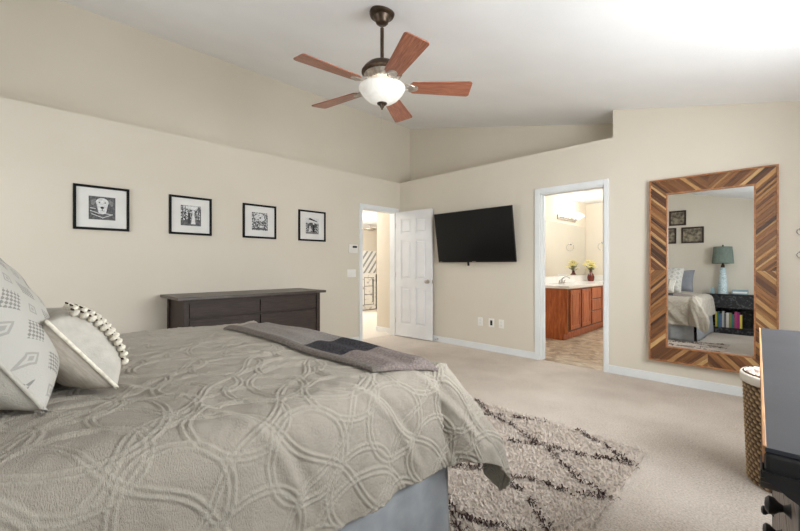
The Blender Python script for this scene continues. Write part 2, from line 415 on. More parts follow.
# ---- hall shell
HX = -9.95
struct(MB().box(HX-.1, -A-T, 2.2, 10.6, -.1, -.0), 'floor_hall', M['hallcarpet'])
hw = MB(); hw.box(HX-.1, HX, 2.1, 10.7, 0, 2.44); hw.box(HX, -A-T, 2.1, 2.2, 0, 2.44); hw.box(HX, -3.0, 10.6, 10.7, 0, 2.44)
hw.box(-5.08, -A-T, 4.50, 4.62, 0, 2.44); hw.box(-5.08, -4.98, 4.62, 10.6, 0, 2.44)
struct(hw, 'wall_hall', M['wall'])
struct(MB().box(HX-.1, -A-T, 2.1, 10.7, 2.44, 2.5), 'ceiling_hall', M['ceil'])
b = MB(); b.box(-5.09, -A-T, 4.486, 4.50, 0, bh); b.box(HX, HX+bt, 2.2, 10.6, 0, bh); struct(b, 'baseboard_hall', M['trim'])
# ---- open six panel door
hx, hy = -4.50, 4.405; tx, ty = -3.775, 4.455
dw = math.hypot(tx-hx, ty-hy); dl = empty('door_1', (hx, hy, .012), math.atan2(ty-hy, tx-hx)); dl['kind'] = 'structure'
lf = MB(); th = .035; H = 2.02
st = .105; ms = .09; cols = ((st, dw/2-ms/2), (dw/2+ms/2, dw-st)); rows = ((.20, .80), (.93, 1.56), (1.66, 1.90))
lf.box(0, dw, .013, th-.013, 0, H)
for yy0, yy1 in ((0, .013), (th-.013, th)):
    lf.box(0, st, yy0, yy1, 0, H); lf.box(dw-st, dw, yy0, yy1, 0, H); lf.box(cols[0][1], cols[1][0], yy0, yy1, 0, H)
    for a, b in cols:
        zz = 0
        for r0, r1 in rows+((H, H),):
            lf.box(a, b, yy0, yy1, zz, r0); zz = r1
        for r0, r1 in rows:   # raised field
            g = .028
            if yy0 == 0: lf.hexa([(a+g,.013,r0+g),(b-g,.013,r0+g),(b-g-.012,.002,r0+g+.012),(a+g+.012,.002,r0+g+.012),(a+g,.013,r1-g),(b-g,.013,r1-g),(b-g-.012,.002,r1-g-.012),(a+g+.012,.002,r1-g-.012)])
            else: lf.box(a+g, b-g, th-.008, th-.003, r0+g, r1-g)
lf.build('door_leaf', M['door'], dl)
k = MB()
kx, kz = dw-.065, .90
k.lathe([(.03,0),(.032,-.006),(.014,-.012),(.012,-.03),(.024,-.038),(.029,-.05),(.024,-.062),(.0,-.066)], (kx,0,kz), 20, axis='y')
k.lathe([(.0,.066),(.024,.062),(.029,.05),(.024,.038),(.012,.03),(.014,.012),(.032,.006),(.03,0)], (kx,th,kz), 20, axis='y')
k.box(dw-.001, dw+.002, .006, th-.006, kz-.03, kz+.03)
k.build('door_knob', M['nickel'], dl, smooth=True)
for z in (.25, 1.0, 1.8): MB().tube([(-.004, .004, z-.04), (-.004, .004, z+.04)], .006).build('hinge', M['nickel'], dl, smooth=True)
ds = MB(); ds.lathe([(.012,0),(.012,-.004),(.005,-.006),(.005,-.05),(.01,-.052),(.01,-.064),(0,-.066)], (-3.70, A-bt, .045), 12, axis='y')
tag(ds.build('door_stop', M['nickel'], smooth=True), 'small metal door stop on the baseboard below the television', 'door stop')

# ============================================================ THINGS
# ---- ceiling fan
FX, FY = -2.073, 1.887
fan = empty('ceiling_fan', (FX, FY, 0), 0, 'bronze ceiling fan with five walnut blades and a lit alabaster glass bowl', 'ceiling fan')
zc = cz(FX)
tl = math.atan(.234)
cp = MB(); cp.lathe([(.075,.03),(.092,.0),(.092,-.012),(.086,-.026),(.066,-.036),(.062,-.046),(.05,-.056),(.046,-.074),(.030,-.088),(.0,-.092)], n=36)
cp.build('canopy', M['bronze'], fan, smooth=True, loc=(0,0,zc-.005))
MB().lathe([(.0135,0),(.0135,zc-.12-2.66)], (0,0,2.66), 16).build('downrod', M['bronze'], fan, smooth=True)
mh = MB(); mh.lathe([(.0,2.665),(.03,2.665),(.035,2.645),(.08,2.640),(.11,2.625),(.135,2.600),(.142,2.582),(.15,2.578),(.15,2.568),(.138,2.563),(.130,2.555)], n=48, cap=False)
mh.build('motor_housing', M['bronze'], fan, smooth=True)
vt = MB(); vt.lathe([(.130,2.557),(.122,2.525),(.100,2.500),(.085,2.494),(0,2.494)], n=48, cap=False)
for i in range(30):
    a = 2*PI*i/30; c_, s_ = math.cos(a), math.sin(a)
    vt.hexa([(r_*c_-w_*s_, r_*s_+w_*c_, z_) for z_, r0_, r1_ in ((2.505,.100,.112),(2.548,.122,.134)) for r_, w_ in ((r0_,-.004),(r1_,-.004),(r1_,.004),(r0_,.004))])
vt.build('motor_vent', M['nickel'], fan, smooth=True)
lk = MB(); lk.lathe([(0,2.50),(.075,2.50),(.08,2.485),(.06,2.475),(.03,2.465),(.0,2.465)], n=48)
lk.build('light_kit', M['nickel'], fan, smooth=True)
bl = MB(); bl.lathe([(.160,2.464),(.169,2.463),(.171,2.452),(.163,2.440),(.150,2.417),(.122,2.385),(.088,2.362),(.04,2.348),(0,2.346)], n=48, cap=False)
bl.build('glass_bowl', M['bowl'], fan, smooth='all')
fn = MB(); fn.lathe([(.0,2.353),(.038,2.351),(.036,2.342),(.022,2.334),(.016,2.326),(.014,2.318),(.006,2.31),(.007,2.304),(0,2.298)], n=24)
fn.build('finial', M['bronze'], fan, smooth=True)
pc = MB(); pc.tube([(.05,-.03,2.49),(.052,-.035,2.2)], .0012, 6); pc.ell((.052,-.035,2.19), .004,.004,.012)
pc = MB()
for i in range(36): pc.ell((.012, -.02, 2.34-.006*i), .0022, .0022, .0022, 6, 4)
pc.build('pull_chain', M['nickel'], fan, smooth=True)
def blade_mesh():
    m = MB(); L0, L1 = .205, .655; w0, w1 = .060, .082; out = []
    def arc(cx, cy, r, a0, a1, n=6): return [(cx+r*math.cos(a0+(a1-a0)*i/n), cy+r*math.sin(a0+(a1-a0)*i/n)) for i in range(n+1)]
    out += arc(L1-.022, w1-.022, .022, PI/2, 0)[::-1][::-1]
    pts = [(L0, -w0+.02), (L0+.02, -w0)] + [(L1-.022, -w1)] + arc(L1-.022, -w1+.022, .022, -PI/2, 0) + arc(L1-.022, w1-.022, .022, 0, PI/2) + [(L0+.02, w0), (L0, w0-.02)]
    m.prism(pts, -.004, .004); return m
def iron_mesh():
    m = MB()
    m.tube([(.10,0,.035),(.14,0,.03),(.17,0,.008),(.20,0,-.004)], [.012,.012,.011,.008], 8)
    m.tube([(.13,0,.02),(.16,.03,.004),(.21,.035,-.006),(.235,.02,-.007)], .006, 6)
    m.tube([(.13,0,.02),(.16,-.03,.004),(.21,-.035,-.006),(.235,-.02,-.007)], .006, 6)
    pts = [(.19+.062*(1+math.cos(a))/1.0*.6, .034*math.sin(a)) for a in np.linspace(0, 2*PI, 21)[:-1]]
    m.prism(pts, -.0085, -.0045); return m
for i in range(5):
    cam_ang = R(3.0+72*i)      # angle measured in the (right, forward) frame
    lat, fwd = math.cos(cam_ang), math.sin(cam_ang)
    wx, wy = (lat-fwd)/math.sqrt(2), (lat+fwd)/math.sqrt(2)
    ang = math.atan2(wy, wx)
    b = blade_mesh().build('blade', M['blade'], fan, bevel=.002); b.location = (0, 0, 2.468); b.rotation_euler = (R(-12), 0, ang)
    iron_mesh().build('blade_iron', M['nickel'], b, smooth=True)
fl = point('fan_lamp_light', (FX, FY, 2.425), .9, (1, .93, .84), .03)

# ---- framed photographs on the left wall
def ellp(cy, cz_, ry, rz, n=20): return [(cy+ry*math.cos(2*PI*i/n), cz_+rz*math.sin(2*PI*i/n)) for i in range(n)]
fr_labels = ['black-framed photo of a pale labrador dog, above the bed', 'black-framed photo of a figure in white beside trees',
             'black-framed photo of a pale dog among leaves, near the chest', 'black-framed photo closest to the doorway, of a group under branches']
for i, (y0, y1) in enumerate(((.354,.767), (1.111,1.536), (1.879,2.31), (2.621,3.043))):
    cy = (y0+y1)/2; hw_ = .21; z0, z1 = 1.492, 1.903; czz = (z0+z1)/2
    e = empty('picture_frame', (-A, cy, czz), 0, fr_labels[i], 'picture', 'black-framed photos on the left wall')
    hh = (z1-z0)/2; f = .022
    m = MB(); m.box(.001,.022,-hw_,hw_,-hh,-hh+f); m.box(.001,.022,-hw_,hw_,hh-f,hh); m.box(.001,.022,-hw_,-hw_+f,-hh+f,hh-f); m.box(.001,.022,hw_-f,hw_,-hh+f,hh-f)
    m.build('frame', M['blackframe'], e, bevel=.001)
    MB().box(.002,.009,-hw_+f,hw_-f,-hh+f,hh-f).build('mat_board', M['mat'], e)
    p = MB(); pw, ph = .1, .108
    mi_bg = (0, 1, 1, 1)[i]
    p.box(.009,.0105,-pw,pw,-ph,ph, mi_bg)
    x_ = .0105
    def sh(poly, layer, mi): p.prism(poly, x_, x_+.0003*layer, 'x', mi)
    if i == 0:
        sh(ellp(0,.055,.048,.040), 1, 2); sh([(-.047,.06),(.047,.06),(.036,.0),(.030,-.035),(-.030,-.035),(-.036,.0)], 2, 2); sh(ellp(0,-.03,.031,.026), 3, 2)
        sh([(-.045,.085),(-.078,.07),(-.082,.03),(-.068,.022),(-.05,.05)], 4, 3); sh([(.045,.085),(.078,.07),(.082,.03),(.068,.022),(.05,.05)], 4, 3)
        for s in (-1, 1): sh(ellp(s*.022,.052,.0065,.0055,10), 5, 4)
        sh(ellp(0,.005,.014,.011), 6, 4); sh([(-.002,-.004),(.002,-.004),(.002,-.022),(-.002,-.022)], 6, 4); sh([(-.018,-.028),(0,-.020),(.018,-.028),(0,-.025)], 6, 4)
        for a, b in (((-.09,-.03),(-.02,-.055)), ((-.08,-.06),(0,-.09)), ((.02,-.05),(.08,-.06)), ((0,-.095),(.08,-.055)), ((-.09,-.005),(-.05,-.01))):
            sh([(a[0],a[1]),(b[0],b[1]),(b[0],b[1]+.006),(a[0],a[1]+.006)], 3, 2)
    elif i == 1:
        sh([(-pw,-ph),(pw,-ph),(pw,-.04),(-pw,-.05)], 1, 0); sh([(-pw+.01,ph-.005),(pw-.02,ph-.005),(.03,.06),(-.04,.075)], 1, 2)
        sh([(.0,-.09),(.045,-.09),(.035,-.01),(.03,.03),(.015,.03),(.01,-.01)], 2, 2); sh(ellp(.023,.042,.010,.013), 2, 2)
        sh([(-.03,-.085),(-.008,-.085),(-.006,.03),(-.03,.03)], 3, 4); sh(ellp(-.018,.045,.01,.013), 3, 3)
        for tx_ in (-.085,-.06,.07,.088): sh([(tx_,-.05),(tx_+.007,-.05),(tx_+.006,ph),(tx_+.001,ph)], 2, 4)
    elif i == 2:
        sh([(-.03,.09),(.01,.1),(.05,.075),(.055,.02),(.02,-.005),(-.01,.02),(-.035,.05)], 1, 2)
        sh([(-.07,.06),(-.03,.085),(-.02,.03),(-.05,.02)], 1, 2); sh(ellp(.005,.045,.012,.010), 2, 4)
        for s in (-1, 1): sh(ellp(.008+s*.02,.07,.005,.005,8), 2, 4)
        sh(ellp(.015,-.06,.018,.014), 1, 2); sh([(-.09,-.1),(.09,-.1),(.09,-.085),(-.09,-.08)], 1, 0)
    else:
        sh([(-pw,ph),(pw,ph),(pw,.04),(.02,.03),(-.05,.02),(-pw,.05)], 1, 2)
        sh([(-.04,ph),(.07,.07),(.09,.055),(.02,.07),(-.06,.085)], 2, 4); sh([(-.08,.02),(-.03,.045),(.05,.04),(.08,.01),(.05,-.02),(-.06,-.02)], 2, 0)
        sh([(-.05,-.08),(-.025,-.08),(-.028,.0),(-.045,.0)], 3, 2); sh([(.0,-.085),(.04,-.085),(.03,.02),(.01,.02)], 3, 4); sh(ellp(.02,.03,.012,.014), 3, 2)
        sh([(-pw,-ph),(pw,-ph),(pw,-.085),(-pw,-.085)], 2, 3)
    p.build('photograph', [M['photo_d'], M['photo_b'], M['photo_l'], M['photo_m'], M['photo_k']], e)

# ---- dark chest against the left wall
ch = empty('chest_of_drawers', (-4.16, 1.815, 0), 0, 'long dark ash-wood chest of drawers below the framed photos', 'chest of drawers')
bx0, bx1 = -.30, .26; hy_ = .735
m = MB(); m.box(bx0-.01, bx1+.04, -hy_-.06, hy_+.06, .838, .866); m.build('top', M['chesttop'], ch, bevel=.003)
m = MB(); m.box(bx0+.02, bx1-.03, -hy_+.02, hy_-.02, .09, .838)
m.box(bx1-.03, bx1-.012, -hy_+.02, hy_-.02, .80, .838); m.box(bx1-.03, bx1-.012, -hy_+.02, hy_-.02, .07, .11)
m.build('body', M['chest'], ch)
for sx in (bx0, bx1-.045):
    for sy in (-hy_, hy_-.045): MB().box(sx, sx+.045, sy, sy+.045, 0, .838).build('leg', M['chest'], ch, bevel=.002)
zz = [(.665,.80), (.40,.645), (.12,.38)]
for r_, (a, b) in enumerate(zz):
    for y0, y1 in ((-hy_+.052, -.008), (.008, hy_-.052)):
        MB().box(bx1-.03, bx1-.010, y0, y1, a, b).build('drawer', M['chest'], ch, bevel=.002)

# ---- television
tv = empty('television', (-3.01, 4.46, 1.205), 0, 'black flat-screen television tilted down on the far wall', 'television', rot=(math.atan2(.112,.71), 0, 0))
hw_ = .63; H_ = .718
m = MB(); m.box(-hw_, hw_, 0, .022, 0, H_); m.build('bezel', M['blackplastic'], tv, bevel=.003)
MB().box(-.35, .35, .022, .05, .12, .6).build('back_shell', M['blackplastic'], tv, bevel=.008)
MB().box(-hw_+.011, hw_-.011, -.0012, .0, .022, H_-.011).build('screen', M['screen'], tv)
m = MB(); m.box(-.03, .03, -.002, 0, .007, .013); m.build('maker_mark', M['nickel'], tv)
m = MB(); m.box(-hw_+.02, -hw_+.07, -.002, 0, .007, .012); m.build('status_mark', M['nickel'], tv)
m = MB(); m.box(-.12, -.095, .004, .02, -.05, 0); m.build('sensor_tab', M['blackplastic'], tv)
m = MB(); m.box(-.15, .15, .0, .012, -.1, .1); m.box(-.03,.03,-.07,.0,-.04,.04); tag(m.build('wall_bracket', M['blackplastic'], loc=(-3.01, A-.013, 1.56)), 'black bracket holding the television to the far wall', 'bracket')

# ---- wall plates, thermostat
def plate(name, loc, w_, h_, label, cat, rot=0, dark=None, sw=0, group=None):
    e = empty(name, loc, rot, label, cat, group)
    MB().box(-w_/2, w_/2, -.006, 0, -h_/2, h_/2).build('cover_plate', M['plate'], e, bevel=.002)
    if dark: MB().box(-.017, .017, -.008, -.006, -.034, .034).build('socket_insert', M['blackplastic'], e)
    elif sw:
        for i in range(sw):
            cx = (i-(sw-1)/2)*.046
            MB().box(cx-.006, cx+.006, -.012, -.006, -.012, .014).build('toggle', M['plate'], e)
    else:
        m = MB()
        for s in (-1, 1): m.prism([(.016*math.cos(a), s*.02+.014*math.sin(a)) for a in np.linspace(0, 2*PI, 17)[:-1]], -.0075, -.006, 'y')
        m.build('socket_insert', M['mat'], e)
    return e
plate('wall_outlet', (-2.955, A, .385), .075, .115, 'leftmost of three low outlet plates, a plain white cover', 'outlet', group='outlet plates under the television')
plate('wall_outlet', (-2.779, A, .385), .085, .115, 'low wall plate with a black insert, between two white plates', 'outlet', dark=1, group='outlet plates under the television')
plate('wall_outlet', (-2.63, A, .385), .075, .115, 'low white outlet plate nearest the bathroom doorway', 'outlet', group='outlet plates under the television')
plate('light_switch', (-A, 3.51, 1.045), .16, .115, 'white three-gang light switch plate beside the open doorway, below the thermostat', 'light switch', rot=PI/2, sw=3)
e = empty('thermostat', (-A, 3.53, 1.41), PI/2, 'white wall thermostat with a dark display beside the doorway', 'thermostat')
MB().box(-.08,.08,-.028,0,-.062,.062).build('case', M['plate'], e, bevel=.005)
MB().box(-.02,.06,-.030,-.028,.012,.042).build('display', M['blackplastic'], e)
m = MB()
for i in range(4): m.box(-.068,-.056,-.031,-.028,-.045+i*.022,-.035+i*.022)
m.build('button', M['mat'], e)

# ---- big leaning mirror with plank frame
MX0, MX1, MZ0, MZ1, FW = -.942, -.018, .222, 2.006, .153
mir = empty('wall_mirror', ((MX0+MX1)/2, A-.045, MZ0), 0, 'tall wall mirror framed in chevron reclaimed wood planks', 'mirror', rot=(R(-.9), 0, 0))
W_ = MX1-MX0; H_ = MZ1-MZ0
def clip(poly, a, b, c):      # keep a*x+b*y+c>=0
    out = []
    for i in range(len(poly)):
        p, q = poly[i], poly[(i+1) % len(poly)]; dp = a*p[0]+b*p[1]+c; dq = a*q[0]+b*q[1]+c
        if dp >= 0: out.append(p)
        if (dp > 0 > dq) or (dp < 0 < dq): t = dp/(dp-dq); out.append((p[0]+(q[0]-p[0])*t, p[1]+(q[1]-p[1])*t))
    return out
random.seed(4)
pal = [(166,112,62),(124,78,42),(196,148,92),(96,60,36),(148,100,56),(216,174,118),(112,72,44),(176,128,76),(80,50,34),(140,98,60),(182,136,86)]
ed = .014
pal2 = [(134,88,50),(116,74,42),(150,100,56),(102,64,38),(140,94,54),(124,80,46),(158,108,64)]
def side_polys():
    hw2, hh2 = W_/2, H_/2
    o = ed; i_ = FW-.012
    L, R_, Tt, Bb = -hw2, hw2, hh2, -hh2
    return {'left': [(L+o,Bb+o),(L+i_,Bb+i_),(L+i_,Tt-i_),(L+o,Tt-o)], 'right': [(R_-o,Tt-o),(R_-i_,Tt-i_),(R_-i_,Bb+i_),(R_-o,Bb+o)],
            'top': [(L+o,Tt-o),(L+i_,Tt-i_),(R_-i_,Tt-i_),(R_-o,Tt-o)], 'bottom': [(L+o,Bb+o),(R_-o,Bb+o),(R_-i_,Bb+i_),(L+i_,Bb+i_)]}
for sname, poly in side_polys().items():
    m = MB(); cols_ = []; uvs = []
    for sx in (-1, 1):
        for sy in (-1, 1):
            q = clip(clip(poly, sx, 0, 0), 0, sy, 0)
            if len(q) < 3: continue
            # planks parallel to this quadrant's corner diagonal: s = sx*x - sy*y
            a, b = sx, -sy
            sv = [a*p[0]+b*p[1] for p in q]; s = min(sv)
            while s < max(sv):
                wdt = random.choice((.022,.03,.04,.026,.05,.018)); g = .0012
                r = clip(clip(q, a, b, -(s+g)), -a, -b, s+wdt-g)
                if len(r) >= 3:
                    hgt = -.024-random.random()*.006; nf = len(m.f); m.prism([(p[0], p[1]+H_/2) for p in r], hgt, -.004, 'y')
                    c_ = srgb(random.choice(pal+pal2)); sh_ = random.random()*9
                    for fc in m.f[nf:]:
                        for vi in fc:
                            v = m.v[vi]; uvs.append((( sx*v[0]+sy*(v[2]-H_/2))/1.4+sh_, (sx*v[0]-sy*(v[2]-H_/2))+sh_*3)); cols_.append(c_)
                s += wdt
    o = m.build('frame_'+('rail' if sname in ('top','bottom') else 'stile'), M['plank'], mir)
    me = o.data
    if len(me.loops) == len(cols_):
        at = me.color_attributes.new('col', 'FLOAT_COLOR', 'CORNER'); at.data.foreach_set('color', [x for c_ in cols_ for x in c_])
        uv = me.uv_layers.new(name='uv'); uv.data.foreach_set('uv', [x for c_ in uvs for x in c_])
    else: print('PLANK LOOP MISMATCH', len(me.loops), len(cols_))
m = MB(); hw2 = W_/2
m.box(-hw2, hw2, -.036, 0, 0, ed); m.box(-hw2, hw2, -.036, 0, H_-ed, H_); m.box(-hw2, -hw2+ed, -.036, 0, ed, H_-ed); m.box(hw2-ed, hw2, -.036, 0, ed, H_-ed)
m.build('outer_edge', M['frameedge'], mir, bevel=.002)
m = MB(); a = FW-.012; b = FW
m.box(-hw2+a, hw2-a, -.032, 0, a, b); m.box(-hw2+a, hw2-a, -.032, 0, H_-b, H_-a); m.box(-hw2+a, -hw2+b, -.032, 0, b, H_-b); m.box(hw2-b, hw2-a, -.032, 0, b, H_-b)
m.build('inner_lip', M['frameedge'], mir, bevel=.002)
MB().box(-hw2+.02, hw2-.02, -.004, .004, .02, H_-.02).build('backing', M['blackpaint'], mir)
MB().box(-hw2+b, hw2-b, -.010, -.005, b, H_-b).build('glass', M['mirror'], mir)

# ---- two small rings on the wall at the right
for z, lab in ((1.44, 'upper small metal ring hook on the wall right of the mirror'), (1.25, 'lower small metal ring hook on the wall right of the mirror')):
    e = empty('ring_hook', (.112, A, z), 0, lab, 'hook', 'ring hooks right of the mirror')
    MB().lathe([(.012,0),(.012,-.006),(.004,-.01),(.004,-.03),(0,-.03)], (0,0,.022), 12, axis='y').build('mount', M['chrome'], e, smooth=True)
    MB().tube([(.026*math.sin(a), -.024, .026*math.cos(a)-.004) for a in np.linspace(0, 2*PI, 25)], .0028, 6).build('ring', M['chrome'], e, smooth=True)

# ---- laundry basket
random.seed(2)
BC = (.05, 2.87)
bk = empty('wicker_basket', (BC[0], BC[1], 0), 0, 'tall woven seagrass basket with a white liner beside the dresser', 'basket')
nc, nr = 168, 110; vs_ = []; cord = []; hb = .585
for j in range(nr+1):
    z = hb*j/nr; row = j/nr*27
    r0 = .180+.02*(z/hb)
    for k_ in range(nc):
        a = 2*PI*k_/nc; colm = k_/nc*34
        ph = (int(row) % 2)*.5
        tw = abs(math.sin(PI*(colm+ph+.35*(row % 1))))*abs(math.sin(PI*(row % 1)))**.6
        rr = r0+.012*tw; vs_.append((rr*math.cos(a), rr*math.sin(a), z)); cord.append(tw)
fs_ = [(j*nc+k_, j*nc+(k_+1) % nc, (j+1)*nc+(k_+1) % nc, (j+1)*nc+k_) for j in range(nr) for k_ in range(nc)]
m = MB(); m.add(vs_, fs_); m.f.append(tuple(range(nc))[::-1]); m.m.append(0)
o = m.build('body', M['basket'], bk, smooth='all')
at = o.data.attributes.new('cord', 'FLOAT', 'POINT'); at.data.foreach_set('value', cord)
MB().lathe([(.186,.44),(.19,.56),(.2,.576),(.214,.580),(.219,.570),(.219,.535),(.212,.53)], n=64, cap=False).build('liner', M['liner'], bk, smooth='all')
cr = MB(); cr.lathe([(0,.588),(.07,.588),(.13,.583),(.17,.572),(.192,.552)][::-1], n=40, cap=False)
for i in range(260):
    a = random.random()*2*PI; r_ = .183*math.sqrt(random.random()); z = .586-.5*max(0, r_-.08)**2*2
    cr.ell((r_*math.cos(a), r_*math.sin(a), z), .011, .011, .009, 8, 5)
tag(cr.build('crochet_blanket', M['pebble'], smooth='all', loc=(BC[0], BC[1], 0)), 'cream nubby crocheted blanket stuffed in the top of the basket', 'blanket')

# ---- black dresser on the right
DR = empty('dresser', (-.018, .755, 0), R(1.9), 'worn black dresser with a slate-grey top and round knobs', 'dresser')
L_ = 1.43; dep = .50; ov = .032
m = MB(); m.box(0.001, dep+ov, 0.001, L_, .894, .9); m.build('top', M['dtop'], DR)
MB().box(0, dep+ov, -.002, L_, .862, .894).build('top_edge', M['blackpaint'], DR, bevel=.006)
m = MB()
m.box(-.002, .0025, .004, L_, .876, .9012); 
random.seed(9)
m.build('worn_edge', M['rawwood'], DR, bevel=.001)
m = MB()
prof = [(-.002,.868),(-.002,.862),(.003,.855),(.014,.850),(.022,.842),(ov,.836),(ov+.02,.82),(ov+.02,.868)]
m.prism(prof, -.008, L_+.004, 'y'); 
prof2 = [(-.002,.868),(-.002,.862),(.003,.855),(.014,.850),(.022,.842),(ov,.836),(ov+.02,.82),(ov+.02,.868)]
m.prism(prof2, -.004, dep+ov, 'x'); m.build('moulding', M['blackpaint'], DR)
fx = ov+.004; 
m = MB(); m.box(fx+.012, fx+dep-.05, ov+.012, L_-.02, .09, .82); m.build('carcass', M['blackpaint'], DR)
for px in (fx, fx+dep-.09):
    for py in (ov, L_-.05-ov): MB().box(px, px+.05, py, py+.05, 0, .82).build('leg', M['blackpaint'], DR, bevel=.005)
m = MB(); m.box(fx+.004, fx+.02, ov+.05, L_-ov-.05, .07, .12); m.build('plinth', M['blackpaint'], DR)
rowz = [(.63,.81), (.385,.615), (.13,.37)]
y0 = ov+.055; y1 = L_-ov-.055; md = (y0+y1)/2
for z0, z1 in rowz:
    for a, b in ((y0, md-.012), (md+.012, y1)):
        d_ = MB().box(fx+.001, fx+.02, a, b, z0, z1).build('drawer', M['drawer'], DR, bevel=.003)
        for f_ in (.22, .78):
            yy = a+(b-a)*f_; zz_ = (z0+z1)/2
            MB().lathe([(.0,-.035),(.010,-.034),(.016,-.029),(.015,-.022),(.009,-.016),(.006,-.010),(.010,-.004),(.014,0),(.014,.002)], (fx+.001, yy, zz_), 20, axis='x').build('knob', M['blackpaint'], d_, smooth=True)

# ---- bathroom: vanity, counter, mirror, lamp, faucet, vase, rings
VX0, VX1, VY0, VY1 = -2.885, -2.33, 5.97, 8.38
va = empty('bathroom_vanity', ((VX0+VX1)/2, (VY0+VY1)/2, 0), 0, 'cherry wood bathroom vanity cabinet with doors and drawers', 'vanity')
ox, oy = (VX0+VX1)/2, (VY0+VY1)/2
m = MB(); m.box(VX0-ox, VX1-ox, VY0-oy, VY1-oy, .10, .80); m.box(VX0-ox, VX1-.06-ox, VY0+.0-oy, VY1-oy, 0, .10); m.build('body', M['cabinet'], va)
MB().box(VX1-ox, VX1+.003-ox, VY0+.03-oy, VY1-.03-oy, .13, .785).build('face_frame', M['cabgap'], va)  # coloured darker than the doors to darken the gaps between them
def vdoor(y0, y1, z0, z1, nm):
    m = MB(); x = VX1-ox; y0 -= oy; y1 -= oy; s = .05 if nm == 'door' else .0
    if nm == 'door':
        m.box(x, x+.012, y0, y1, z0, z1); m.box(x+.012, x+.02, y0, y0+s, z0, z1); m.box(x+.012, x+.02, y1-s, y1, z0, z1)
        m.box(x+.012, x+.02, y0+s, y1-s, z0, z0+s); m.box(x+.012, x+.02, y0+s, y1-s, z1-s, z1); m.box(x+.012, x+.018, y0+s+.02, y1-s-.02, z0+s+.02, z1-s-.02)
    else: m.box(x, x+.019, y0, y1, z0, z1)
    m.build(nm, M['cabinet'], va, bevel=.002)
vdoor(6.05, 6.46, .16, .77, 'door'); vdoor(6.52, 6.93, .16, .77, 'door')
for z0, z1 in ((.16,.37), (.39,.57), (.59,.77)): vdoor(6.99, 7.46, z0, z1, 'drawer')
vdoor(7.52, 7.90, .16, .77, 'door'); vdoor(7.95, 8.34, .16, .77, 'door')
m = MB(); m.box(VX0, VX1+.03, VY0-.03, VY1+.01, .80, .845)
m.lathe([(.2,.0),(.19,-.001),(.0,-.0015)], (-2.6, 6.7, .8475), 32)
m.box(VX0, VX0+.02, VY0-.03, VY1+.01, .845, .965); m.box(VX0, VX1+.03, VY1-.01, VY1+.01, .845, .965)
tag(m.build('vanity_counter', M['counter'], bevel=.004), 'white bathroom countertop with backsplash on the cherry vanity', 'countertop')
tag(MB().box(BX0+.002, BX0+.009, 5.2, 8.34, .975, 1.95).build('bathroom_mirror', M['mirror']), 'large frameless mirror above the bathroom counter', 'mirror')
fa = empty('faucet', (-2.72, 6.72, .846), 0, 'chrome faucet on the white bathroom counter', 'faucet')
m = MB(); m.lathe([(.03,0),(.03,.01),(.018,.02),(.016,.08),(0,.085)], n=20); m.tube([(0,0,.06),(.04,0,.11),(.09,0,.12),(.125,0,.10),(.13,0,.085)], [.012,.012,.011,.010,.010], 10); m.build('spout', M['chrome'], fa, smooth=True)
for s in (-.1, .1):
    m = MB(); m.lathe([(.022,0),(.02,.012),(.012,.03),(.014,.05),(0,.055)], (0,s,0), 16); m.tube([(0,s,.045),(.02,s*1.3,.06)], .007, 8); m.build('handle', M['chrome'], fa, smooth=True)
lb = empty('vanity_light', (BX0+.004, 7.35, 2.05), 0, 'lit vanity light bar with frosted glass shades above the bathroom mirror', 'light fixture')
m = MB(); m.box(0, .025, -.42, .42, -.04, .04); m.build('back_bar', M['nickel'], lb, bevel=.006)
for i in range(4):
    yy = -.32+i*.213
    MB().tube([(.02,yy,-.0),(.08,yy,-.02),(.10,yy,.0)], .009, 8).build('arm', M['nickel'], lb, smooth=True)
    m = MB(); m.lathe([(.016,.0),(.024,.015),(.036,.06),(.055,.115),(.053,.115),(.022,.02),(.0,.01)], n=24, cap=False)
    o = m.build('glass_shade', M['shadeglow'], lb, smooth='all', loc=(.10, yy, .0), rot=(0, R(40), 0))
    point('vanity_light_bulb', (BX0+.17, 7.35+yy, 2.14), 1.6, (1, .965, .92), .06)
point('bathroom_unseen_fill', (-1.5, 7.0, 2.36), 46, (1, .985, .965), .12)  # added fill out of sight, brightens the bathroom, no fixture
va_ = empty('flower_vase', (-2.72, 8.15, .846), 0, 'dark red glass vase of yellow flowers on the bathroom counter', 'vase')
MB().lathe([(0,0),(.05,0),(.06,.02),(.066,.08),(.055,.13),(.03,.165),(.026,.19),(.034,.205),(.028,.2),(.02,.17)], n=24, cap=False).build('vase', M['redvase'], va_, smooth='all')
random.seed(7); st_ = MB(); pe = MB(); le = MB()
for i in range(34):
    a = random.random()*2*PI; sp = .04+random.random()*.15; h = .32+random.random()*.13-sp*.5
    tip = (sp*.55*math.cos(a), sp*math.sin(a)-.03, h)
    st_.tube([(0,0,.17), (tip[0]*.4, tip[1]*.4, .17+(h-.17)*.6), tip], .002, 5)
    for k_ in range(5):
        b = k_*2*PI/5; pe.ell((tip[0]+.02*math.cos(b), tip[1]+.02*math.sin(b), tip[2]+.006), .018, .018, .009, 6, 4)
    le.ell((tip[0]*.55, tip[1]*.55, .17+(h-.17)*.65), .018, .008, .006, 6, 4)
st_.build('stems', M['twig'], va_); pe.build('blossoms', M['petal'], va_, smooth='all'); le.build('leaves', M['leaf'], va_, smooth='all')
e = empty('towel_ring', (-2.575, BY1, 1.62), 0, 'chrome towel ring on the bathroom end wall', 'towel ring')
MB().lathe([(.022,0),(.022,-.01),(.008,-.014),(.008,-.05),(0,-.05)], n=16, axis='y').build('mount', M['chrome'], e, smooth=True)
MB().tube([(.075*math.sin(a), -.045, -.075+.075*math.cos(a)) for a in np.linspace(0, 2*PI, 33)], .005, 8).build('ring', M['chrome'], e, smooth=True)

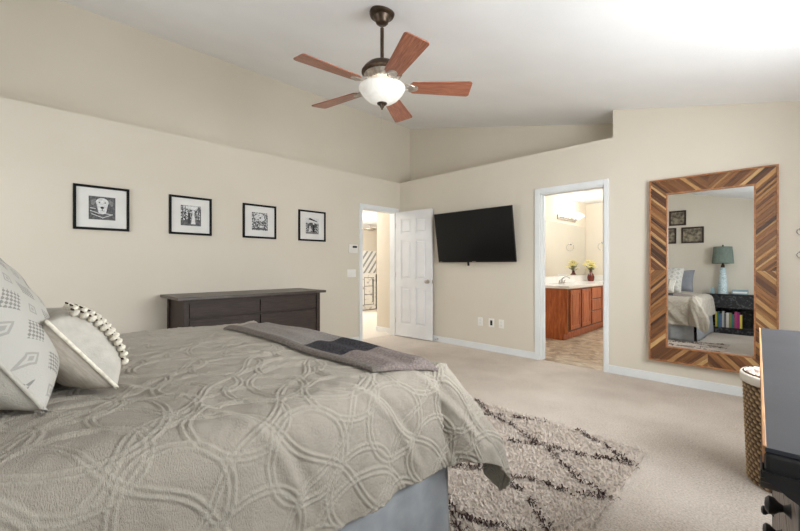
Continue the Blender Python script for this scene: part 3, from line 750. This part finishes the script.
# ---- hall: lamp, striped art, white cabinet
hl = empty('hall_ceiling_light', (-9.2, 7.83, 2.44), 0, 'shallow bowl ceiling light seen through the bedroom doorway', 'ceiling light')
MB().lathe([(.0,0),(.02,0),(.02,-.12),(0,-.12)], n=12).build('stem', M['nickel'], hl, smooth=True)
MB().lathe([(0,-.2),(.09,-.19),(.17,-.16),(.21,-.12),(.2,-.12),(0,-.13)], n=32, cap=False).build('bowl', M['nickel'], hl, smooth='all')
point('hall_light_bulb', (-8.2, 6.0, 2.2), 150, (1, .98, .95), .15)
point('hall_near_point', (-5.9, 3.7, 2.25), 42, (1, .98, .95), .12)  # point light near the doorway, without a fixture
e = empty('striped_wall_art', (HX, 8.46, 1.27), PI/2, 'white canvas with grey diagonal stripes on the hall far wall', 'wall art')
MB().box(-.30,.30,-.03,0,-.39,.39).build('canvas', M['artwhite'], e)
m = MB()
for k_ in range(-4, 5):
    q = [(-.29,-.38),(.29,-.38),(.29,.38),(-.29,.38)]; a, b = 1, -.8; c_ = k_*.22
    q = clip(clip(q, a, b, -c_), -a, -b, c_+.085)
    if len(q) > 2: m.prism(q, -.032, -.0295, 'y')
m.build('stripes', M['stripegrey'], e)
e = empty('hall_cabinet', (-7.62, 6.42, 0), 0, 'white sketch-printed cabinet with a dark side post in the hall', 'cabinet')
MB().box(-.4,-.02,-.4,.36,0,.93).build('body', M['blackpaint'], e)
MB().box(-.02,.02,-.42,.27,.02,.96).build('front_panel', M['sketch'], e)
m = MB()
for zz_ in (.14,.40,.62,.84): m.box(.02,.023,-.12,.2,zz_,zz_+.012)
for yy in (-.12,.19): m.box(.02,.023,yy,yy+.012,.14,.85)
m.tube([(.022,.14,.2),(.022,.17,.22),(.022,.17,.8),(.022,.13,.82)], .01, 6)
m.build('drawn_lines', M['blackpaint'], e)

# ============================================================ THE BED
BXa, BXb, BYa, BYb, BZ = -2.86, -.95, -.72, 1.29, .76
bed = empty('bed', ((BXa+BXb)/2, (BYa+BYb)/2, 0), 0, 'king-size bed with a grey-blue skirt around its base', 'bed')
cx_, cy_ = (BXa+BXb)/2, (BYa+BYb)/2
m = MB(); m.box(BXa+.05-cx_, BXb-.05-cx_, BYa+.02-cy_, BYb-.05-cy_, .44, .735); m.build('mattress', M['mattress'], bed, bevel=.05)
m = MB(); m.box(BXa+.06-cx_, BXb-.06-cx_, BYa+.03-cy_, BYb-.06-cy_, .16, .44); m.build('box_spring', M['bedbase'], bed, bevel=.02)
for sx in (BXa+.12, BXb-.16):
    for sy in (BYa+.1, BYb-.16): MB().box(sx-cx_, sx+.06-cx_, sy-cy_, sy+.06-cy_, .03, .16).build('leg', M['bedbase'], bed)
def skirt(p0, p1, nrm):
    n = 120; L = math.hypot(p1[0]-p0[0], p1[1]-p0[1]); vs_ = []; fs_ = []
    for j in range(9):
        z = .028+(.45-.028)*j/8; fl_ = 1-j/8
        for i in range(n+1):
            t = i/n; d = .010*math.sin(t*L*26+1.5*math.sin(t*L*7))*(.3+fl_)+.004*math.sin(t*L*61+2)*fl_+.012*fl_+(.010*math.sin(t*L*5+1))*fl_
            vs_.append((p0[0]+(p1[0]-p0[0])*t+nrm[0]*d-cx_, p0[1]+(p1[1]-p0[1])*t+nrm[1]*d-cy_, z))
    for j in range(8):
        for i in range(n): fs_.append((j*(n+1)+i, j*(n+1)+i+1, (j+1)*(n+1)+i+1, (j+1)*(n+1)+i))
    m = MB(); m.add(vs_, fs_); o = m.build('bed_skirt', M['skirt'], bed, smooth='all')
    s = o.modifiers.new('solid', 'SOLIDIFY'); s.thickness = .003
skirt((BXb-.025, BYa), (BXb-.025, BYb-.045), (1, 0)); skirt((BXb-.05, BYb-.025), (BXa+.04, BYb-.025), (0, 1)); skirt((BXa+.035, BYb-.05), (BXa+.035, BYa), (-1, 0))

# bedspread: a cloth grid laid over the mattress, cone shaped at the corners
r = .12; S = .325
gs = .0042
sa = np.arange(-S, (BXb-BXa)+S-2*r+2*r, gs); 
Wd = BXb-BXa; Ld = BYb-BYa
s1 = np.concatenate([np.arange(-S, .75, .0075), np.arange(.75, Wd+S+1e-6, .0040)]); t1_ = np.arange(.02, Ld+S+.10, gs)
SS, TT = np.meshgrid(s1, t1_)
# distance past the start of the rounding on each side
dxr = SS-(Wd-r); dxl = (r)-SS; dyf = TT-(Ld-r)
dx = np.where(dxr > 0, dxr, np.where(dxl > 0, dxl, 0)); sgn = np.where(dxl > 0, -1, 1)
dy = np.maximum(dyf, 0)
rho = np.sqrt(dx**2+dy**2); th_ = np.arctan2(dy, np.maximum(dx, 1e-9))
scl = (S)/(S+0.0)
q = PI*r/2
corner = np.sin(2*th_)**2*((dx > 0) & (dy > 0))
fl_ = .13+0*corner
sel = rho > q
hz = np.where(sel, r+fl_*(rho-q), r*np.sin(np.minimum(rho, q)/r))
vz = np.where(sel, r+(rho-q)*np.sqrt(1-fl_**2), r*(1-np.cos(np.minimum(rho, q)/r)))
cr_rho = [0,.12,.21,.33,.45,.56,.66,.80]; crh = np.interp(rho, cr_rho, [0,.118,.185,.25,.325,.355,.37,.375]); crv = np.interp(rho, cr_rho, [0,.012,.10,.20,.31,.42,.53,.60])
cwt = np.where((dx > 0) & (dy > 0), np.clip(np.sin(2*th_), 0, 1)**1.3, 0)
hz = hz*(1-cwt)+crh*cwt; vz = vz*(1-cwt)+crv*cwt
# hanging folds
arcl = np.where(sgn < 0, -1, 1)*th_*.3+TT-SS*(dy > 0)
hang = np.clip((rho-q*.6)/.35, 0, 1)
fold = hang*(.010*np.sin(arcl*17+1.3)+.007*np.sin(arcl*31+4)+.016*corner*np.sin(th_*11+.2))
hz = hz+fold
cth, sth = np.cos(th_), np.sin(th_)
X0 = np.where(dxr > 0, Wd-r, np.where(dxl > 0, r, SS)); Y0 = np.where(dyf > 0, Ld-r, TT)
any_ = rho > 1e-6
PX = BXa+X0+np.where(any_, sgn*hz*cth*(dx > 0), 0); PY = BYa+Y0+np.where(any_, hz*sth, 0); PZ = BZ-vz
# soft waves on top
flat = 1-np.clip(rho/q, 0, 1)
PZ += flat*(.006*np.sin(SS*4.1+TT*2.2)+.005*np.sin(SS*2.3-TT*5.1+1)+.003*np.sin(SS*11+TT*9))
# crown: the top sinks a bit towards the far side
PZ -= flat*.012*np.clip((Wd*.55-SS)/Wd, 0, 1)
# wrinkles: long creases near the near side
def crease(p0, p1, wdt, amp):
    d = np.array(p1)-np.array(p0); L = math.hypot(*d); d = d/L
    al = (SS-p0[0])*d[0]+(TT-p0[1])*d[1]; ac = -(SS-p0[0])*d[1]+(TT-p0[1])*d[0]+.02*np.sin(al*9)
    k_ = np.clip(al/.15, 0, 1)*np.clip((L-al)/.15, 0, 1)
    return amp*k_*(np.exp(-(ac/wdt)**2)-.6*np.exp(-((ac-wdt*2)/wdt)**2))
W1_ = crease((1.55,1.05),(2.25,1.30),.018,.009)+crease((1.7,.55),(2.3,.75),.022,.010)+crease((1.65,1.45),(2.25,1.75),.018,.009)+crease((1.75,1.75),(2.25,2.1),.018,.008)+crease((1.2,.95),(1.75,1.12),.018,.007)
# cord pattern
def ring(lat, ox_, oy_, rad):
    qx = (SS-ox_+lat/2) % lat-lat/2; qy = (TT-oy_+lat/2) % lat-lat/2
    return np.sqrt(qx**2+qy**2)-rad
wob = .008*np.sin(SS*23)+.008*np.sin(TT*19)
ds_ = []
for d0 in (ring(.34, .12, .12, .125), ring(.34, .29, .29, .125), ring(.68, .29, .12, .21)):
    ds_ += [np.abs(d0+wob*.5-.0078), np.abs(d0+wob*.5+.0078)]
for a_, b_ in ((.707,.707), (-.707,.707)):
    u_ = SS*a_+TT*b_+.018*np.sin((SS*-b_+TT*a_)*18.5)
    k_ = (u_+.12) % .24-.12
    ds_ += [np.abs(k_-.0078), np.abs(k_+.0078)]
cordv = np.zeros_like(SS)
rip = .75+.25*np.sin(SS*420)*np.sin(TT*390)
for d0 in ds_: cordv = np.maximum(cordv, np.exp(-(d0/.0040)**2))
cordv *= rip
groove = np.zeros_like(SS)
for d0 in ds_: groove = np.maximum(groove, np.exp(-((d0-.0082)/.003)**2))
groove *= (1-np.clip(cordv*1.5,0,1))
# surface normals by finite differences, then push along them
def nrm():
    ax = np.gradient(PX, axis=1); ay = np.gradient(PY, axis=1); az = np.gradient(PZ, axis=1)
    bx = np.gradient(PX, axis=0); by = np.gradient(PY, axis=0); bz = np.gradient(PZ, axis=0)
    nx = ay*bz-az*by; ny = az*bx-ax*bz; nz = ax*by-ay*bx; L = np.sqrt(nx**2+ny**2+nz**2)+1e-12
    return nx/L, ny/L, nz/L
nx, ny, nz = nrm(); amt = cordv*.0058-groove*.0022+W1_+.0016*np.sin(SS*61+3*np.sin(TT*17))*np.sin(TT*53+3*np.sin(SS*13))
PX += nx*amt; PY += ny*amt; PZ += nz*amt
# small scallops along the hem
ny_, nx_ = SS.shape
me = bpy.data.meshes.new('bedspread')
me.vertices.add(ny_*nx_); me.vertices.foreach_set('co', np.stack([PX, PY, PZ], -1).astype(np.float32).ravel())
idx = np.arange(ny_*nx_).reshape(ny_, nx_)
fc = np.stack([idx[:-1,:-1], idx[:-1,1:], idx[1:,1:], idx[1:,:-1]], -1).reshape(-1, 4)
me.loops.add(fc.size); me.loops.foreach_set('vertex_index', fc.ravel().astype(np.int32))
me.polygons.add(len(fc)); me.polygons.foreach_set('loop_start', np.arange(0, fc.size, 4, dtype=np.int32))
try: me.polygons.foreach_set('loop_total', np.full(len(fc), 4, dtype=np.int32))
except Exception: pass
me.update(calc_edges=True); me.validate()
me.polygons.foreach_set('use_smooth', [True]*len(fc))
uv = me.uv_layers.new(name='uv'); uvv = np.stack([SS.ravel(), TT.ravel()], -1)[fc.ravel()]
uv.data.foreach_set('uv', uvv.astype(np.float32).ravel())
at = me.attributes.new('cord', 'FLOAT', 'POINT'); at.data.foreach_set('value', np.clip(cordv, 0, 1).astype(np.float32).ravel())
me.materials.append(M['spread']); me.materials.append(M['spreadin'])
bs_ = bpy.data.objects.new('bedspread', me); COL.objects.link(bs_)
sm = bs_.modifiers.new('solid', 'SOLIDIFY'); sm.thickness = .007; sm.offset = -1; sm.material_offset = 1; sm.use_rim_only = False; sm.material_offset_rim = 0
tag(bs_, 'pale sage-grey woven bedspread with raised interlaced rings draped over the bed', 'bedspread')

# ---- pillows
def pillow(name, W2, H2, T2, fmat, bmat, piping, par, n=48):
    m = MB(); us = np.linspace(-1, 1, n+1); uvs = []
    def pt(u, v, s):
        e = ((1-abs(u)**2.6)*(1-abs(v)**2.6)); e = max(e, 0)**.5
        pin = 1-.07*(1-abs(v)**2)*1.0*0
        x = u*W2/2*(1-.07*(1-v*v)); z = v*H2/2*(1-.07*(1-u*u))
        cr_ = .003*math.sin(9*u+5*v)*e+.002*math.sin(15*v-7*u)*e
        return (x, s*(T2/2*e+cr_*1.0), z)
    for s in (-1, 1):
        vs_ = [pt(u, v, s) for v in us for u in us]; fs_ = []
        for j in range(n):
            for i in range(n):
                a = j*(n+1)+i; f_ = (a, a+1, a+n+2, a+n+1); fs_.append(f_ if s < 0 else f_[::-1])
        m.add(vs_, fs_, 0 if s > 0 else 1)
    o = m.build('cover', [fmat, bmat], par, smooth='all')
    uvl = o.data.uv_layers.new(name='uv'); vv = o.data.vertices
    for lp, dst in zip(o.data.loops, uvl.data):
        c = vv[lp.vertex_index].co; dst.uv = (c.x/.5+.5, c.z/.5+.5)
    ring_ = [pt(u, -1, 1) for u in us]+[pt(1, v, 1) for v in us[1:]]+[pt(u, 1, 1) for u in us[::-1][1:]]+[pt(-1, v, 1) for v in us[::-1][1:]]
    MB().tube(ring_, .0055, 8).build('piping', piping, par, smooth='all')
    return o
# big pillow: bottom near corner at (-1.39,.051,.775), leaning back, normal towards +Y and up
def place_pillow(e, corner, lean, W2, H2, yaw):
    # local x along width, local z up the face, local +y the front
    rot = Matrix.Rotation(yaw, 4, 'Z') @ Matrix.Rotation(lean, 4, 'X')
    off = rot @ Vector((W2/2, 0, -H2/2))
    e.rotation_euler = rot.to_euler(); e.location = Vector(corner)-off
bp = empty('euro_pillow', label='large pale pillow with woven grey diamonds at the head of the bed', cat='pillow')
place_pillow(bp, (-1.36, .05, .780), R(31), .56, .56, R(3))
pillow('p', .56, .56, .30, M['diamond'], M['plaincloth'], M['plaincloth'], bp)
spw = empty('lumbar_pillow', label='small cream pillow with rows of tufted fringe on the bed', cat='pillow')
place_pillow(spw, (-1.445, .215, .785), R(36), .46, .27, R(2))
pillow('p', .46, .27, .20, M['plaincloth'], M['pink'], M['cream'], spw)
for u0 in (.14, .045, -.06):
    tf = MB(); dk = MB()
    for k_ in range(11):
        v = -.105+.21*k_/10
        e_ = max((1-abs(u0/.23)**2.6)*(1-abs(v/.135)**2.6), 0)**.5
        for du in (-.019, .019): tf.ell((u0+du, .1*e_+.004, v), .017, .013, .0085, 8, 6)
        dk.tube([(u0-.02, .1*e_+.006, v+.0105), (u0+.02, .1*e_+.006, v+.0105)], .003, 6)
    o = tf.build('tufted_fringe', M['cream'], spw, smooth='all'); dk.build('dark_stitching', M['rugdark'], o, smooth='all')
for xx, lab, yw in ((-1.56, 'grey sleeping pillow at the bed head nearest the nightstand', 0), (-2.30, 'grey sleeping pillow at the bed head, far side from the nightstand', 0)):
    e = empty('sleeping_pillow', label=lab, cat='pillow', group='grey sleeping pillows')
    place_pillow(e, (xx+.30, -.60, .79), R(24), .66, .48, 0)
    pillow('p', .66, .48, .16, M['greypil'], M['greypil'], M['greypil'], e, n=24)

# ---- folded throw across the foot
tx0, tx1, ty0, ty1 = -2.52, -1.075, .915, 1.235
nxx, nyy = 240, 60; vs_ = []; fs_ = []; ms_ = []
def topz(x, y):
    s_, t_ = x-BXa, y-BYa
    dxx = max(s_-(Wd-r), r-s_, 0); dyy = max(t_-(Ld-r), 0); rh = math.hypot(dxx, dyy)
    v = r*(1-math.cos(min(rh, q)/r)) if rh < q else r+(rh-q)
    f = 1-min(rh/q, 1)
    return BZ-v+f*(.006*math.sin(s_*4.1+t_*2.2)+.005*math.sin(s_*2.3-t_*5.1+1)+.003*math.sin(s_*11+t_*9))-f*.012*max(0, min(1, (Wd*.55-s_)/Wd))
random.seed(5)
for j in range(nyy+1):
    b = j/nyy
    for i in range(nxx+1):
        a = i/nxx; x = tx0+(tx1-tx0)*a; y = ty0+(ty1-ty0)*b
        y += .018*math.sin(a*7+.5)*(1-b)+.012*math.sin(a*5)*b+.02*a*b*-1; x2 = x+.10*b*a**6
        ed_ = min(b, 1-b)*(ty1-ty0); ex = min(a, 1-a)*(tx1-tx0); dd = min(ed_, ex)
        puff = .017*min(1, (dd/.022))**.5 if dd > 0 else 0
        puff += .006*math.sin(b*14+a*3)*min(1, dd/.03)
        vs_.append((x2, y, topz(x2, y)+.008+puff))
for j in range(nyy):
    for i in range(nxx):
        fs_.append((j*(nxx+1)+i, j*(nxx+1)+i+1, (j+1)*(nxx+1)+i+1, (j+1)*(nxx+1)+i))
        a = (i+.5)/nxx; x = tx0+(tx1-tx0)*a; b = (j+.5)/nyy
        ms_.append(3 if b < .16 else (0 if x < -1.60 else (1 if x < -1.32 else 2)))
m = MB(); m.v = vs_; m.f = fs_; m.m = ms_
o = m.build('throw_blanket', [M['k_light'], M['k_char'], M['k_mauve'], M['k_edge']], smooth='all')
s = o.modifiers.new('solid', 'SOLIDIFY'); s.thickness = .006; s.offset = -1
tag(o, 'folded knitted throw in grey, charcoal and mauve blocks across the foot of the bed', 'throw blanket')

# ============================================================ SHAG RUG
RX0, RX1, RY0, RY1 = -3.0, -.585, 1.12, 2.74
rg = empty('shag_rug', ((RX0+RX1)/2, (RY0+RY1)/2, 0), 0, 'cream shag rug with a dark brown diamond lattice beside the bed', 'rug')
gx, gy = (RX0+RX1)/2, (RY0+RY1)/2
nX, nY = 200, 140; vs_ = []; fs_ = []
rs = np.random.RandomState(3)
for j in range(nY+1):
    for i in range(nX+1):
        x = RX0+(RX1-RX0)*i/nX; y = RY0+(RY1-RY0)*j/nY; e_ = min(i, nX-i, j, nY-j)
        wx_ = .010*math.sin(y*9)+.006*math.sin(y*31); wy_ = .010*math.sin(x*8)+.006*math.sin(x*27)
        vs_.append((x+wx_-gx, y+wy_-gy, .003 if e_ == 0 else .016+.007*rs.rand()))
for j in range(nY):
    for i in range(nX): fs_.append((j*(nX+1)+i, j*(nX+1)+i+1, (j+1)*(nX+1)+i+1, (j+1)*(nX+1)+i))
m = MB(); m.add(vs_, fs_); m.build('pile_base', M['rugbase'], rg, smooth='all')
def lat_dist(x, y):
    # wavy diamond lattice
    y2 = y+.025*math.sin(x*7)+.012*math.sin(x*19+y*5); best = 9
    for sl in (-.55, .42):
        k_ = y2-sl*x; p = .46 if sl < 0 else .46
        d = abs((k_+p/2+(.12 if sl < 0 else 0)) % p-p/2)/math.sqrt(1+sl*sl); best = min(best, d)
    return best
def tufts(n, dark, seed):
    rs = np.random.RandomState(seed); m = MB(); V = []; F = []
    cnt = 0
    while cnt < n:
        x = RX0+rs.rand()*(RX1-RX0); y = RY0+rs.rand()*(RY1-RY0)
        if (x < -1.1 and y < 1.2): continue
        d = lat_dist(x, y)
        if dark and (d > .010 or rs.rand() < .35+.55*(math.sin(x*40)*math.sin(y*33) > .35)): continue
        if not dark and d < .008: continue
        a = rs.rand()*2*PI; L = .018+.022*rs.rand(); hz_ = .022+.014*rs.rand()+(.008 if dark else 0); wd = .0032 if not dark else .0034
        if dark: a = (rs.rand()-.5)*2.2+(PI if rs.rand() < .5 else 0); L *= 1.2
        ca, sa_ = math.cos(a), math.sin(a); b = len(V); x -= gx; y -= gy
        V += [(x-sa_*wd, y+ca*wd, .012), (x+sa_*wd, y-ca*wd, .012), (x+ca*L*.6+sa_*wd, y+sa_*L*.6-ca*wd, hz_), (x+ca*L*.6-sa_*wd, y+sa_*L*.6+ca*wd, hz_), (x+ca*L, y+sa_*L, hz_*.75)]
        F += [(b, b+1, b+2, b+3), (b+3, b+2, b+4)]; cnt += 1
    m.v = V; m.f = F; m.m = [0]*len(F); return m
o = tufts(42000, False, 1).build('pile', M['rugyarn'], rg); o['kind'] = 'stuff'
o = tufts(3300, True, 2).build('lattice_yarn', M['rugdark'], rg); o['kind'] = 'stuff'

# ============================================================ BEHIND THE CAMERA (seen in the mirror)
NX0, NX1, NYf, NH = -1.12, -.33, YF+.45, .77
ns = empty('nightstand', ((NX0+NX1)/2, YF+.18, 0), 0, 'distressed black nightstand bookcase reflected in the mirror', 'nightstand')
ox, oy = (NX0+NX1)/2, YF+.18; hw_ = (NX1-NX0)/2; d0, d1 = -.16, .14
MB().box(-hw_-.02, hw_+.02, d0-.01, d1+.02, NH-.03, NH).build('top', M['blackpaint'], ns, bevel=.004)
for s in (-1, 1): MB().box(s*hw_-.03*(s > 0), s*hw_+.03*(s < 0), d0, d1, 0, NH-.03).build('side_panel', M['blackdist'], ns)
MB().box(-hw_+.03, hw_-.03, d0, d0+.015, .03, NH-.03).build('back_panel', M['blackdist'], ns)
MB().box(-hw_+.03, hw_-.03, d1-.03, d1-.01, .50, NH-.03).build('front_rail', M['blackdist'], ns)
MB().box(-hw_+.03, hw_-.03, d0+.015, d1-.01, .10, .12).build('shelf', M['blackdist'], ns)
MB().box(-hw_+.03, hw_-.03, d1-.03, d1-.01, .0, .10).build('lower_panel', M['blackdist'], ns)
bcols = [((214,196,70),'yellow'), ((70,120,120),'teal'), ((96,120,160),'blue'), ((210,208,200),'white'), ((120,120,118),'grey'), ((226,222,214),'ivory'), ((150,150,90),'olive'), ((60,130,130),'dark teal'), ((196,70,120),'pink'), ((170,50,130),'magenta'), ((228,206,90),'pale yellow')]
bx = ox-.21; random.seed(3)
for i, (c_, nm) in enumerate(bcols):
    t_ = .027+random.random()*.014; h_ = .25+random.random()*.07
    e = empty('book', (bx+t_/2, oy+.03, .1205), 0, '%s book standing in the row on the nightstand shelf' % nm, 'book', 'books on the nightstand shelf')
    cm = mat('book_cover_'+nm.replace(' ', '_'), c_, .5)
    m = MB(); m.box(-t_/2, -t_/2+.003, -.09, .09, 0, h_); m.box(t_/2-.003, t_/2, -.09, .09, 0, h_); m.box(-t_/2, t_/2, .087, .09, 0, h_); m.build('cover', cm, e)
    MB().box(-t_/2+.003, t_/2-.003, -.085, .087, .004, h_-.004).build('pages', M['mat'], e)
    bx += t_+.002
lm = empty('table_lamp', (-.83, oy+.02, NH), 0, 'sage-shaded table lamp with a pale mosaic base, reflected in the mirror', 'lamp')
MB().lathe([(0,0),(.085,0),(.088,.01),(.08,.05),(.045,.50),(.03,.52),(0,.52)], n=32).build('base', M['mosaic'], lm, smooth=True)
MB().lathe([(.034,.52),(.03,.56),(.012,.60),(.010,.68),(0,.68)], n=20).build('neck', M['bronze'], lm, smooth=True)
MB().lathe([(.172,.60),(.145,.93),(.143,.93),(.170,.60)], n=40, cap=False).build('lamp_shade', M['sage'], lm, smooth=True)
m = MB(); m.tube([(-.144,0,.92),(.144,0,.92)], .003, 6); m.tube([(0,0,.6),(0,0,.93)], .004, 6); m.lathe([(.008,.93),(.016,.945),(.01,.97),(0,.975)], n=16); m.build('finial', M['bronze'], lm, smooth=True)
tag(MB().box(-.03,.03,-.015,.015,0,.12).build('alarm_clock', M['teal'], loc=(-.985, oy+.04, NH+.001), bevel=.004), 'small upright clock left of the table lamp', 'clock')
e = empty('tissue_box', (-.57, oy+.03, NH+.001), 0, 'low pale blue box right of the table lamp', 'box')
MB().box(-.115,.115,-.05,.05,0,.09).build('box', M['teal'], e, bevel=.004); MB().box(-.105,.105,.05,.052,.02,.05).build('label_panel', M['artwhite'], e)
for (px, pz, w_, h_, lab) in ((-1.60, 2.36, .30, .32, 'upper dark-framed print over the bed, reflected in the mirror'), (-1.34, 1.98, .38, .34, 'dark-framed print nearest the table lamp, reflected in the mirror'), (-1.80, 1.98, .36, .34, 'dark-framed print over the middle of the bed head, reflected in the mirror')):
    e = empty('framed_print', (px, YF, pz), 0, lab, 'picture', 'dark prints over the bed head'); f = .03
    m = MB(); m.box(-w_/2,w_/2,.001,.025,-h_/2,-h_/2+f); m.box(-w_/2,w_/2,.001,.025,h_/2-f,h_/2); m.box(-w_/2,-w_/2+f,.001,.025,-h_/2+f,h_/2-f); m.box(w_/2-f,w_/2,.001,.025,-h_/2+f,h_/2-f)
    m.build('frame', M['chest'], e)
    M.setdefault('print', mat('sepia_print', (70,62,50), .6, c2=(150,140,118), nscale=18, detail=8))
    MB().box(-w_/2+f,w_/2-f,.001,.012,-h_/2+f,h_/2-f).build('print', M['print'], e)
